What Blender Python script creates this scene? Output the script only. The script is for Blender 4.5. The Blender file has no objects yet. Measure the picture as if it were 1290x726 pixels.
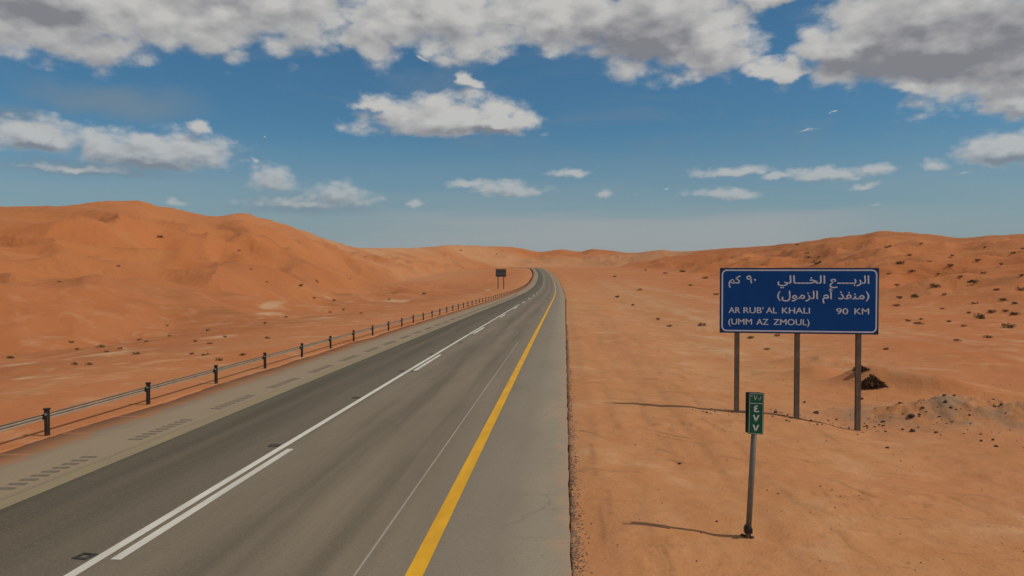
import bpy, bmesh, math, random
import numpy as np
from mathutils import Vector, Matrix, Euler

R = math.radians
rnd = random.Random(7)
scene = bpy.context.scene
COL = scene.collection

# ------------------------------------------------------------------ camera
F = 1000.0 / 1290.0                 # focal length over picture width
HORIZON = 340.0                     # picture row of the true horizon
CAM_H = 3.33
cam_d = bpy.data.cameras.new('camera')
cam_d.sensor_width = 36.0
cam_d.lens = 36.0 * F
cam_d.clip_start = 0.1
cam_d.clip_end = 9000.0
cam = bpy.data.objects.new('camera', cam_d)
COL.objects.link(cam)
PITCH = math.atan((363.0 - HORIZON) / 1000.0)
cam.location = (0, 0, CAM_H)
cam.rotation_euler = (math.pi / 2 - PITCH, 0, 0)
scene.camera = cam

# ------------------------------------------------------------------ light and exposure
SUN_EL = R(48.0)
SUN_DIR_XY = Vector((1.0, -0.185)).normalized()
SUN_AZ = math.atan2(SUN_DIR_XY.x, SUN_DIR_XY.y)         # clockwise from +Y
to_sun = Vector((SUN_DIR_XY.x * math.cos(SUN_EL), SUN_DIR_XY.y * math.cos(SUN_EL), math.sin(SUN_EL)))
sun_d = bpy.data.lights.new('sun', 'SUN')
sun_d.energy = 3.25
sun_d.angle = R(0.55)
sun_d.color = (1.0, 0.93, 0.82)
sun = bpy.data.objects.new('sun', sun_d)
sun.rotation_euler = to_sun.to_track_quat('Z', 'Y').to_euler()
sun.location = (30, -10, 60)
COL.objects.link(sun)

scene.view_settings.view_transform = 'Standard'
scene.view_settings.look = 'None'
scene.view_settings.gamma = 1.0
scene.view_settings.use_curve_mapping = False
scene.view_settings.exposure = -0.35

# ------------------------------------------------------------------ node helper
class G:
    """small helper to write node trees as expressions"""
    def __init__(self, tree):
        self.t = tree
        self.n = tree.nodes
        self.l = tree.links
    def new(self, typ, **kw):
        n = self.n.new(typ)
        for k, v in kw.items():
            setattr(n, k, v)
        return n
    def put(self, sock, v):
        if v is None:
            return
        if isinstance(v, bpy.types.NodeSocket):
            self.l.new(v, sock)
        else:
            sock.default_value = v
    def m(self, op, a, b=None, c=None, clamp=False):
        n = self.new('ShaderNodeMath', operation=op)
        n.use_clamp = clamp
        self.put(n.inputs[0], a); self.put(n.inputs[1], b)
        if c is not None:
            self.put(n.inputs[2], c)
        return n.outputs[0]
    def add(self, a, b): return self.m('ADD', a, b)
    def sub(self, a, b): return self.m('SUBTRACT', a, b)
    def mul(self, a, b): return self.m('MULTIPLY', a, b)
    def v(self, op, a, b=None, c=None, out=0):
        n = self.new('ShaderNodeVectorMath', operation=op)
        self.put(n.inputs[0], a); self.put(n.inputs[1], b)
        if c is not None:
            self.put(n.inputs[2], c)
        return n.outputs[out]
    def scale(self, a, s):
        n = self.new('ShaderNodeVectorMath', operation='SCALE')
        self.put(n.inputs[0], a); self.put(n.inputs['Scale'], s)
        return n.outputs[0]
    def xyz(self, x, y, z=0.0):
        n = self.new('ShaderNodeCombineXYZ')
        self.put(n.inputs[0], x); self.put(n.inputs[1], y); self.put(n.inputs[2], z)
        return n.outputs[0]
    def sep(self, v):
        n = self.new('ShaderNodeSeparateXYZ'); self.put(n.inputs[0], v)
        return n.outputs
    def noise(self, vec, sc, det=4.0, rough=0.55, dist=0.0, out=0, lac=2.0):
        n = self.new('ShaderNodeTexNoise')
        n.inputs['Scale'].default_value = sc
        n.inputs['Detail'].default_value = det
        n.inputs['Roughness'].default_value = rough
        n.inputs['Lacunarity'].default_value = lac
        n.inputs['Distortion'].default_value = dist
        self.put(n.inputs['Vector'], vec)
        return n.outputs[out]
    def ss(self, x, lo, hi, a=0.0, b=1.0, kind='SMOOTHSTEP'):
        n = self.new('ShaderNodeMapRange', interpolation_type=kind)
        self.put(n.inputs['Value'], x)
        self.put(n.inputs['From Min'], lo); self.put(n.inputs['From Max'], hi)
        self.put(n.inputs['To Min'], a); self.put(n.inputs['To Max'], b)
        return n.outputs[0]
    def mix(self, f, a, b, blend='MIX'):
        n = self.new('ShaderNodeMix', data_type='RGBA', blend_type=blend)
        self.put(n.inputs['Factor'], f)
        self.put(n.inputs[6], a if not isinstance(a, tuple) or len(a) == 4 else (*a, 1))
        self.put(n.inputs[7], b if not isinstance(b, tuple) or len(b) == 4 else (*b, 1))
        return n.outputs[2]
    def attr(self, name, out='Fac'):
        n = self.new('ShaderNodeAttribute', attribute_name=name)
        return n.outputs[out]

# ------------------------------------------------------------------ world: Nishita sky with clouds at their bearings
def px_dir(x, y):
    """bearing and slope (tangent of elevation) of a direction"""
    a = math.atan((x - 645.0) / 1000.0)
    return a, (HORIZON - y) / 1000.0 * math.cos(a)

# cloud cells: centre, half width, height above the flat base, base thickness
CLOUDS = [
    # x, y, half width, half height up, half height down, strength
    (-60, 20, 230, 75, 42, 1.0), (150, 12, 215, 70, 58, 1.0), (345, 8, 120, 60, 68, 1.0),
    (475, 30, 58, 70, 62, .95), (560, 20, 150, 60, 62, 1.0), (700, 28, 120, 70, 42, 1.0),
    (830, 40, 110, 90, 60, 1.0), (888, 60, 72, 90, 40, 1.0),
    (1078, 64, 72, 44, 36, 1.0), (1155, 14, 130, 70, 55, 1.0), (1200, 62, 190, 60, 45, 1.0),
    (1150, 112, 32, 16, 13, .85), (985, 90, 52, 20, 12, .95), (1000, -8, 90, 24, 16, 1.0), (1340, 85, 160, 60, 50, 1.0), (1275, 130, 40, 26, 22, .9), (1268, 192, 62, 27, 18, .95),
    (560, 158, 115, 44, 18, 1.0), (478, 134, 50, 16, 10, .8), (598, 104, 21, 17, 13, .85), (630, 158, 55, 24, 14, 1.0),
    (48, 178, 58, 30, 13, .95), (200, 200, 102, 38, 15, .95), (250, 166, 20, 18, 10, .8), (130, 190, 36, 26, 14, .9),
    (100, 213, 110, 10, 6, .6),
    (345, 232, 40, 28, 12, .85), (430, 248, 66, 26, 16, .8), (380, 258, 110, 22, 10, .6), (325, 208, 14, 14, 8, .34),
    (526, 260, 20, 8, 5, .8), (640, 241, 64, 16, 9, .9), (590, 234, 34, 9, 6, .85),
    (722, 218, 52, 11, 9, .6), (762, 245, 16, 10, 8, .8), (803, 246, 16, 5, 4, .34), (845, 241, 10, 4, 3, .34),
    (918, 218, 56, 13, 8, .85), (1035, 221, 56, 13, 9, .9), (980, 222, 40, 8, 6, .75), (916, 248, 56, 12, 7, .85),
    (1100, 215, 36, 12, 9, .7), (1088, 234, 22, 9, 6, .7), (1170, 212, 24, 14, 10, .75), (1212, 222, 16, 5, 4, .34),
    (1022, 166, 30, 4, 3, .34), (1097, 260, 12, 5, 4, .34), (1040, 143, 10, 5, 4, .34), (222, 256, 20, 12, 6, .7), (540, 78, 18, 12, 9, .4),
    (338, 172, 8, 5, 4, .34),
]
GREYS = [(1190, 75, 150, 42, 34, 1.0), (1290, 60, 110, 60, 50, 1.0), (800, 52, 95, 50, 38, .95), (30, 20, 110, 40, 24, .65), (260, 14, 110, 30, 22, .6),
         (620, 168, 70, 12, 10, .7), (205, 208, 100, 12, 9, .75), (50, 186, 60, 9, 8, .7), (1275, 200, 50, 12, 10, .7), (520, 20, 50, 20, 20, .5)]
VEILS = [(150, 130, 110, 26, 22, 1.0), (20, 150, 60, 22, 18, .8), (400, 45, 70, 40, 30, .8), (390, 262, 120, 24, 14, .8), (110, 214, 130, 16, 10, .9)]
W = bpy.data.worlds.new('World')
scene.world = W
W.use_nodes = True
SKY_STRENGTH = 0.1
def build_world():
    t = W.node_tree
    t.nodes.clear()
    g = G(t)
    out = g.new('ShaderNodeOutputWorld')
    bg = g.new('ShaderNodeBackground')
    bg.inputs['Strength'].default_value = SKY_STRENGTH
    g.l.new(bg.outputs[0], out.inputs[0])
    sky = g.new('ShaderNodeTexSky', sky_type='NISHITA')
    sky.sun_disc = False
    sky.sun_elevation = SUN_EL
    sky.sun_rotation = SUN_AZ
    sky.altitude = 300.0
    sky.air_density = 1.0
    sky.dust_density = 1.2
    sky.ozone_density = 3.0
    d = g.new('ShaderNodeTexCoord').outputs['Generated']
    x, y, z = g.sep(d)
    horiz = g.m('SQRT', g.add(g.mul(x, x), g.mul(y, y)))
    horiz = g.m('MAXIMUM', horiz, 0.02)
    az = g.m('ARCTAN2', x, y)
    el = g.m('DIVIDE', z, horiz)
    p = g.xyz(az, el, 0.0)
    # ragged warp of the cell outlines; finer near the horizon where clouds are far away
    lod = g.ss(el, 0.06, 0.26, 0.30, 1.0, 'LINEAR')
    def warp_by(scale, amp, det):
        n = g.new('ShaderNodeTexNoise'); n.inputs['Scale'].default_value = scale; n.inputs['Detail'].default_value = det
        n.inputs['Roughness'].default_value = 0.6
        g.put(n.inputs['Vector'], g.v('MULTIPLY', d, (1.0, 1.0, 1.6)))
        w = g.v('SUBTRACT', n.outputs['Color'], (0.5, 0.5, 0.5))
        return g.v('MULTIPLY', w, (amp, amp * 0.6, 0.0))
    warp = g.v('ADD', g.scale(warp_by(13.0, 0.075, 3.0), lod), g.scale(warp_by(46.0, 0.026, 3.0), g.m('SQRT', lod)))
    pw = g.v('ADD', p, warp)
    loff = g.v('MULTIPLY', g.xyz(lod, lod, 0.0), (0.008, 0.018, 0.0))
    puff_vec = g.v('MULTIPLY', d, (1.0, 1.0, 1.7))
    def field(cells, p3, soft=0.12):
        best = None
        for (cx, cy, hw, up, dn, st) in cells:
            a0, e0 = px_dir(cx, cy)
            sw, su, sd = hw / 1000.0, up / 1000.0, dn / 1000.0
            k = math.sqrt(max(1e-6, (su / sd) ** 2 - 1.0)) / su if sd < su else 0.0
            # (az, el, el) scaled; the third term only counts below the centre, which flattens the base
            v3 = g.v('MULTIPLY_ADD', p3, (1 / sw, 1 / su, k), (-a0 / sw, -e0 / su, -e0 * k))
            v3 = g.v('MINIMUM', v3, (1e6, 1e6, 0.0))
            ln = g.v('LENGTH', v3, out=1)
            val = g.m('MULTIPLY_ADD', ln, -1.0, st)
            best = val if best is None else g.m('SMOOTH_MAX', best, val, soft)
        return best
    def trip(q):
        s_ = g.sep(q)
        return g.xyz(s_[0], s_[1], s_[1])
    P0 = trip(pw); P1 = trip(g.v('ADD', pw, loff))
    f0 = field(CLOUDS, P0)
    f1 = field(CLOUDS, P1)
    grey = g.ss(field(GREYS, P0, 0.3), -0.15, 0.65)
    # the cover goes on overhead and all round, beyond the picture
    zz = g.m('MAXIMUM', z, 0.05)
    hs = g.sep(g.v('DIVIDE', d, g.xyz(zz, zz, 1.0)))
    plane = g.xyz(hs[0], hs[1], 3.7)
    over_n = g.noise(plane, 0.55, 5.0, 0.55)
    over = g.mul(g.sub(over_n, 0.47), 5.0)
    over_gate = g.m('MAXIMUM', g.ss(el, 0.335, 0.42), g.mul(g.ss(g.m('ABSOLUTE', az), 0.68, 0.85), g.ss(el, 0.03, 0.12)))
    over = g.m('MULTIPLY_ADD', g.sub(over_gate, 1.0), 3.0, over)
    f0 = g.m('MAXIMUM', f0, over)
    f1 = g.m('MAXIMUM', f1, g.sub(over, 0.02))
    # puffs: broad ones high up, finer ones on the far clouds
    pv1 = g.v('ADD', puff_vec, loff)
    pv1 = g.v('ADD', puff_vec, g.v('MULTIPLY', g.xyz(lod, 0.0, lod), (0.012, 0.0, 0.030)))
    def cells(v, sc):
        n = g.new('ShaderNodeTexVoronoi', feature='F1'); n.inputs['Scale'].default_value = sc
        g.put(n.inputs['Vector'], v)
        return g.m('MULTIPLY_ADD', n.outputs['Distance'], -0.42, 0.235)
    def puff(v, det):
        a = g.add(g.noise(v, 20.0, det, 0.58), cells(v, 30.0))
        b = g.add(g.noise(v, 58.0, det, 0.58), cells(v, 85.0))
        return g.m('ADD', g.mul(a, lod), g.mul(b, g.sub(1.0, lod)))
    n0 = puff(puff_vec, 7.0)
    n1 = puff(pv1, 4.0)
    AMP = 1.30
    dens = g.m('MULTIPLY_ADD', g.sub(n0, 0.5), AMP, f0)
    dens1 = g.m('MULTIPLY_ADD', g.sub(n1, 0.5), AMP, f1)
    alpha = g.ss(dens, -0.08, g.ss(lod, 0.3, 0.9, 0.62, 0.44))
    # light from above and the right: a thin roof is bright, a thick one leaves a grey base
    slope = g.m('MINIMUM', g.m('MAXIMUM', g.sub(dens, dens1), -0.5), 0.5)
    lit = g.m('MULTIPLY_ADD', slope, 0.95, 0.62)
    lit = g.m('MULTIPLY_ADD', grey, -0.58, lit)
    soft_n = g.noise(g.v('MULTIPLY', d, (1.0, 1.0, 2.2)), 7.0, 4.0, 0.55)
    lit = g.add(lit, g.mul(g.sub(soft_n, 0.5), 0.50))
    lit = g.m('ADD', lit, g.mul(g.ss(dens, 0.62, 0.16), 0.22), clamp=True)
    cc = g.mix(lit, (2.75, 2.80, 3.10), (6.6, 6.55, 6.35))
    # far clouds sink into the haze
    far = g.ss(el, 0.03, 0.21, 0.42, 1.0)
    skyc = g.mix(1.0, sky.outputs[0], (0.43, 0.75, 0.86, 1), 'MULTIPLY')
    # dusty veil low over the desert
    veil_n = g.noise(g.v('MULTIPLY', d, (3.0, 3.0, 30.0)), 1.6, 3.0, 0.5)
    veil = g.mul(g.ss(el, 0.19, 0.0), g.ss(veil_n, 0.25, 0.7, 0.7, 1.0))
    skyc = g.mix(g.mul(veil, 0.9), skyc, (3.70, 4.30, 4.60, 1))
    # long low streak of thin cloud and faint high veils inside the blue
    band_n = g.noise(g.v('MULTIPLY', d, (4.0, 4.0, 40.0)), 1.3, 4.0, 0.55)
    streak = g.mul(g.mul(g.ss(g.add(el, g.mul(g.sub(band_n, 0.5), 0.03)), 0.075, 0.060), g.ss(el, 0.0, 0.03)), g.mul(g.ss(az, -0.35, 0.1), g.ss(az, 0.50, 0.30)))
    skyc = g.mix(g.mul(streak, 0.5), skyc, (4.7, 4.7, 4.75, 1))
    wisp = g.noise(g.v('MULTIPLY', d, (2.2, 2.2, 9.0)), 2.1, 6.0, 0.62, 0.6)
    wf = g.mul(g.ss(wisp, 0.50, 0.75), g.ss(el, 0.09, 0.18))
    wf = g.add(g.mul(wf, 0.35), g.mul(g.ss(field(VEILS, P0, 0.3), -0.2, 0.9), 0.70))
    skyc = g.mix(wf, skyc, (2.2, 3.0, 3.7, 1))
    fin = g.mix(g.mul(alpha, far), skyc, cc)
    # below the horizon: sand-lit air
    fin = g.mix(g.ss(el, -0.005, -0.05), fin, (2.6, 1.9, 1.3, 1))
    g.l.new(fin, bg.inputs['Color'])
build_world()
W.cycles.sampling_method = 'MANUAL'
W.cycles.sample_map_resolution = 512

# ------------------------------------------------------------------ terrain function (numpy)
def _hash(ix, iy, seed):
    h = (ix.astype(np.int64) * 374761393 + iy.astype(np.int64) * 668265263 + seed * 974634777) & 0x7fffffff
    h = (h ^ (h >> 13)) * 1274126177 & 0x7fffffff
    h = h ^ (h >> 16)
    return (h & 0xffff) / 65535.0 * 2 * np.pi
def perlin(x, y, seed=0):
    x0 = np.floor(x); y0 = np.floor(y)
    fx = x - x0; fy = y - y0
    ux = fx * fx * fx * (fx * (fx * 6 - 15) + 10); uy = fy * fy * fy * (fy * (fy * 6 - 15) + 10)
    def gr(i, j):
        a = _hash(x0 + i, y0 + j, seed)
        return np.cos(a) * (fx - i) + np.sin(a) * (fy - j)
    a = gr(0, 0) * (1 - ux) + gr(1, 0) * ux
    b = gr(0, 1) * (1 - ux) + gr(1, 1) * ux
    return (a * (1 - uy) + b * uy) * 1.5
def fbm(x, y, oct=4, seed=0, gain=0.5):
    s = 0; a = 1.0; tot = 0
    for i in range(oct):
        s = s + a * perlin(x * 2 ** i, y * 2 ** i, seed + i * 7)
        tot += a; a *= gain
    return s / tot
def sstep(x, a, b):
    t = np.clip((x - a) / (b - a), 0, 1)
    return t * t * (3 - 2 * t)
def cubic(xs, ys):
    xs = np.array(xs, float); ys = np.array(ys, float)
    h = np.diff(xs); dl = np.diff(ys) / h
    m = np.zeros_like(xs)
    m[0] = dl[0]; m[-1] = dl[-1]
    for i in range(1, len(xs) - 1):
        if dl[i - 1] * dl[i] > 0:
            w1 = 2 * h[i] + h[i - 1]; w2 = h[i] + 2 * h[i - 1]
            m[i] = (w1 + w2) / (w1 / dl[i - 1] + w2 / dl[i])
    def f(x):
        x = np.clip(x, xs[0], xs[-1])
        i = np.clip(np.searchsorted(xs, x) - 1, 0, len(xs) - 2)
        t = (x - xs[i]) / h[i]
        t2 = t * t; t3 = t2 * t
        return (ys[i] * (2 * t3 - 3 * t2 + 1) + h[i] * m[i] * (t3 - 2 * t2 + t)
                + ys[i + 1] * (-2 * t3 + 3 * t2) + h[i] * m[i + 1] * (t3 - t2))
    return f

road_z = cubic([-400, 0, 150, 190, 230, 315, 480, 650, 720, 800, 1200],
               [2.2, 0, -1.35, -1.62, -1.62, -0.67, 1.9, 4.6, 5.35, 5.6, 6.0])
plain_z = cubic([-4000, -400, 0, 150, 190, 230, 315, 480, 650, 800, 1000, 1500, 4000],
                [5.0, 2.2, 0, -1.35, -1.62, -1.62, -0.67, 1.9, 4.6, 6.6, 8.6, 10, 10])
def road_x(y):
    y = np.asarray(y, float)
    return 0.066 * y - 5.8e-5 * np.maximum(0, y - 100) ** 2 - 3.0e-3 * np.maximum(0, y - 640) ** 2
def road_dx(y):
    return 0.066 - 11.6e-5 * np.maximum(0, np.asarray(y, float) - 100) - 6e-3 * np.maximum(0, np.asarray(y, float) - 640)
def road_t(x, y):
    return (x - road_x(y)) / np.sqrt(1 + road_dx(y) ** 2)
T_RIGHT, T_LEFT = 0.07, -10.55

SKYL = [  # x, skyline row, foot radius, ridge radius
    (-2600, 275, 60, 220), (-645, 264, 42, 210), (-200, 262, 42, 215), (0, 258, 46, 232), (50, 258, 48, 236), (100, 254, 50, 245), (150, 249.5, 54, 258), (175, 250, 56, 262),
    (200, 257, 58, 268), (240, 265, 62, 280), (270, 269.5, 66, 290), (300, 266.5, 70, 300), (330, 273, 76, 320), (370, 285, 86, 350),
    (400, 295, 105, 390), (430, 306, 145, 440), (460, 311, 200, 500), (520, 311.5, 340, 640), (560, 309, 480, 780), (590, 309, 600, 880), (615, 310.5, 680, 940), (640, 311, 750, 1000), (655, 312.5, 780, 1030),
    (680, 317.2, 790, 1050), (708, 314.5, 790, 1050), (730, 317, 790, 1050), (747, 313.8, 780, 1040), (770, 316, 740, 1010), (794, 318.3, 670, 970), (834, 315, 540, 880) , (852, 317, 480, 840), (880, 315, 380, 780), (920, 313, 280, 680),
    (960, 310, 210, 600), (1000, 306, 165, 520), (1040, 300, 130, 460), (1080, 296.5, 105, 420), (1108, 291.5, 92, 400), (1140, 292.5, 84, 380),
    (1180, 297, 76, 355), (1210, 298.5, 70, 335), (1250, 294, 66, 320), (1290, 291.5, 62, 305), (1500, 288, 52, 270), (2200, 296, 50, 240), (4200, 312, 70, 260)]
_ph = [math.atan((s[0] - 645) / 1000) for s in SKYL]
_el = [(HORIZON - s[1]) / 1000 * math.cos(p) for s, p in zip(SKYL, _ph)]
f_el = cubic(_ph, _el); f_r0 = cubic(_ph, [s[2] for s in SKYL]); f_R = cubic(_ph, [s[3] for s in SKYL])

def G2(x, y, cx, cy, sx, sy, rot=0.0):
    c, s = math.cos(rot), math.sin(rot)
    u = (x - cx) * c + (y - cy) * s; v = -(x - cx) * s + (y - cy) * c
    return np.exp(-(u / sx) ** 2 - (v / sy) ** 2)

def height(x, y):
    x = np.asarray(x, float); y = np.asarray(y, float)
    r = np.hypot(x, y) + 1e-6
    ph = np.arctan2(x, y)
    R_ = f_R(ph); r0 = f_r0(ph)
    t = road_t(x, y)
    base = plain_z(y)
    # verges: the plain lies a little below the road
    left = np.maximum(0, T_LEFT - t); right = np.maximum(0, t - T_RIGHT)
    base = base - 0.75 * sstep(left, 1.5, 18) - 0.12 * sstep(right, 0.4, 2.5) - 0.30 * sstep(right, 2.5, 7.5) + 0.25 * sstep(right, 9, 24)
    # dunes
    u = (r - r0) / (R_ - r0)
    up = np.clip(u, 0, 1)
    prof = 0.38 * up + 0.62 * up * up
    prof = prof * sstep(up, -0.02, 0.25)
    back = 1 - 0.8 * sstep(r, R_, R_ * 1.9)
    zr = CAM_H + f_el(ph) * R_
    bz = base
    ridge_gain = np.where(u > 0, prof, 0) * back
    z = bz + (zr - plain_z(R_ * np.cos(ph))) * ridge_gain
    # secondary dune forms
    m = sstep(u, 0.02, 0.30) * (1 - 0.88 * sstep(u, 0.62, 0.97)) * np.clip(np.abs(t + 5) / 60 - 0.15, 0, 1)
    wx = x + 14 * fbm(x / 60, y / 60, 2, 3); wy = y + 14 * fbm(x / 60, y / 60, 2, 11)
    n1 = 1 - np.abs(fbm(wx / 95 + 0.3 * wy / 95, wy / 60, 3, 21)) * 2.2
    n2 = 1 - np.abs(fbm(wx / 34, wy / 24, 3, 31)) * 2.2
    n3 = fbm(wx / 13, wy / 9, 3, 41)
    amp = np.where(x < 0, np.clip(r / 170.0, 0.35, 1.3), np.clip(r / 260.0, 0.25, 1.2)) * (1 - 0.45 * sstep(r, 350, 600))
    z = z + m * amp * (6.4 * (n1 - 0.55) + 3.5 * (n2 - 0.55) + 0.7 * n3)
    # low rolling dunes at the foot of the left one
    lx = x + 6 * fbm(x / 30, y / 30, 2, 101); ly = y + 6 * fbm(x / 30, y / 30, 2, 103)
    ro = (1 - np.abs(perlin(lx / 27 + 0.25 * ly / 27, ly / 34, 105)) * 2.0)
    rb = 1 - np.abs(fbm(lx / 11 + 0.2 * ly / 11, ly / 15, 2, 107)) * 2.0
    z = z + sstep(-t, 20, 42) * (1 - sstep(u, 0.35, 0.75)) * (1 - sstep(r, 170, 320)) * (1.9 * (ro - 0.5) + 0.45 * (rb - 0.5))
    # and gentler ones on the right
    rr_ = (1 - np.abs(perlin(lx / 24, ly / 30 + 0.3 * lx / 30, 115)) * 2.0)
    z = z + sstep(t, 26, 50) * (1 - sstep(u, 0.5, 0.9)) * (1 - sstep(r, 200, 350)) * 1.1 * (rr_ - 0.5)
    far = sstep(r, 380, 700) * sstep(u, 0.0, 0.4)
    z = z + far * (1 - 0.7 * sstep(u, 0.8, 1)) * (3.0 * fbm(x / 140, y / 90, 3, 51))
    # ripples and small hummocks of the verge
    q = sstep(left, 0.6, 4) + sstep(right, 0.25, 1.2)
    q = np.clip(q, 0, 1)
    z = z + q * (0.13 * fbm(x / 3.1, y / 3.1, 4, 61) + 0.16 * fbm(x / 11, y / 11, 2, 71) * sstep(np.abs(t + 5), 6, 14)
                 + 0.030 * fbm(x / 0.7, y / 0.7, 3, 81))
    # wheel ruts beside the asphalt
    rut = np.exp(-((right - 1.15 - 0.12 * np.sin(y / 4.0)) / 0.14) ** 2) + np.exp(-((right - 2.75 - 0.16 * np.sin(y / 5.0 + 1)) / 0.15) ** 2)
    rut3 = np.exp(-((right - 1.9 - 0.5 * fbm(y / 9, y * 0, 2, 17)) / 0.09) ** 2) + np.exp(-((right - 3.5 - 0.9 * fbm(y / 12, y * 0 + 5, 2, 18)) / 0.09) ** 2)
    on = np.clip(0.35 + 1.6 * fbm(x / 3.0, y / 6.0, 3, 19), 0, 1)
    z = z - (0.015 * rut + 0.013 * rut3) * on * (r < 120) + q * 0.075 * np.clip(fbm(x / 0.45, y / 0.45, 3, 83), 0, 1) * np.clip(2.2 * fbm(x / 4, y / 4, 2, 84), 0, 1) * (r < 80)
    # dip and spoil heaps round the blue sign
    z = z - 0.20 * G2(x, y, 9.1, 19.9, 2.0, 2.0) + 0.12 * G2(x, y, 7.3, 20.6, 1.2, 0.8)
    bump = 0.8 + 0.45 * fbm(x / 0.8, y / 0.8, 4, 91, 0.6)
    z = z + 0.50 * G2(x, y, 11.7, 21.2, 2.3, 0.95, -0.25) * bump + 0.32 * G2(x, y, 13.6, 20.0, 1.6, 0.8, -0.5) * bump
    z = z + 0.52 * G2(x, y, 12.2, 27.2, 1.1, 0.7, -0.2) + 0.30 * G2(x, y, 13.7, 26.6, 1.6, 0.8, -0.4) + 0.40 * G2(x, y, 11.4, 29.5, 1.1, .8) + 0.35 * G2(x, y, 13.6, 25.6, 1.5, 0.6, -0.6)
    z = z + 0.30 * G2(x, y, 13.0, 34.0, 1.6, 0.8) * (1 + fbm(x / 0.8, y / 0.8, 2, 95))
    # cut in under the road
    inside = np.minimum(T_RIGHT - t, t - T_LEFT)
    rz = road_z(y)
    ob = np.where(y < 722, sstep(-inside, 0.0, 0.5 + 0.012 * r), 1.0)
    side = np.where(t > -5, 0.035, -0.012)
    flush = rz - side - 0.0012 * r * sstep(r, 60, 400)
    zz = flush * (1 - ob) + z * ob
    zz = np.where((inside > -0.02) & (y < 722), rz - 0.12 - 0.0022 * r, zz)
    return zz

def hit(px, py):
    """where the sight line of a bearing/slope meets the ground"""
    dx = (px - 645.0) / 1000.0
    dz = -(py - HORIZON) / 1000.0
    ys = np.geomspace(4, 2500, 6000)
    zz = height(dx * ys, ys)
    below = np.nonzero(CAM_H + dz * ys <= zz)[0]
    i = below[0] if len(below) else len(ys) - 1
    return Vector((dx * ys[i], ys[i], float(zz[i])))
def ground(x, y):
    return float(height(np.array([x]), np.array([y]))[0])

# ------------------------------------------------------------------ object helpers
def tag(o, label=None, cat=None, group=None, kind=None):
    if label: o['label'] = label
    if cat: o['category'] = cat
    if group: o['group'] = group
    if kind: o['kind'] = kind
    return o
def empty(name, loc, rz=0.0):
    o = bpy.data.objects.new(name, None)
    o.empty_display_size = 0.3
    o.location = loc; o.rotation_euler = (0, 0, rz)
    COL.objects.link(o)
    return o
def link(name, me, mat=None, parent=None):
    o = bpy.data.objects.new(name, me)
    if mat is not None and len(me.materials) == 0:
        me.materials.append(mat)
    COL.objects.link(o)
    if parent is not None: o.parent = parent
    return o
class MB:
    def __init__(self): self.bm = bmesh.new()
    def box(self, c, s, rot=None, bevel=0.0):
        r = bmesh.ops.create_cube(self.bm, size=1.0)
        vs = r['verts']
        M = Matrix.Translation(c) @ (rot.to_matrix().to_4x4() if rot else Matrix.Identity(4)) @ Matrix.Diagonal((*s, 1))
        bmesh.ops.transform(self.bm, matrix=M, verts=vs)
        if bevel > 0:
            es = list({e for v in vs for e in v.link_edges})
            bmesh.ops.bevel(self.bm, geom=es, offset=bevel, segments=2, affect='EDGES', profile=0.6)
        return self
    def tube(self, pts, rad, n=8, cap=True):
        rings = []
        pts = [Vector(p) for p in pts]
        rads = rad if isinstance(rad, (list, tuple)) else [rad] * len(pts)
        for i, p in enumerate(pts):
            d = (pts[min(i + 1, len(pts) - 1)] - pts[max(i - 1, 0)]).normalized()
            a = d.orthogonal().normalized(); b = d.cross(a)
            rings.append([self.bm.verts.new(p + (a * math.cos(2 * math.pi * k / n) + b * math.sin(2 * math.pi * k / n)) * rads[i]) for k in range(n)])
        for i in range(len(rings) - 1):
            for k in range(n):
                self.bm.faces.new((rings[i][k], rings[i][(k + 1) % n], rings[i + 1][(k + 1) % n], rings[i + 1][k]))
        if cap:
            self.bm.faces.new(rings[0][::-1]); self.bm.faces.new(rings[-1])
        return self
    def mesh(self, name, smooth=False):
        bmesh.ops.recalc_face_normals(self.bm, faces=self.bm.faces)
        me = bpy.data.meshes.new(name)
        self.bm.to_mesh(me); self.bm.free()
        if smooth:
            me.polygons.foreach_set('use_smooth', [True] * len(me.polygons))
        return me
def fast_mesh(name, V, Fq, smooth=True):
    me = bpy.data.meshes.new(name)
    V = np.asarray(V, np.float32); Fq = np.asarray(Fq, np.int32)
    k = Fq.shape[1]
    me.vertices.add(len(V)); me.vertices.foreach_set('co', V.ravel())
    me.loops.add(Fq.size); me.loops.foreach_set('vertex_index', Fq.ravel())
    me.polygons.add(len(Fq))
    me.polygons.foreach_set('loop_start', np.arange(0, Fq.size, k, dtype=np.int32))
    me.polygons.foreach_set('use_smooth', np.full(len(Fq), smooth))
    me.update(calc_edges=True)
    me.validate()
    return me

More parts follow.
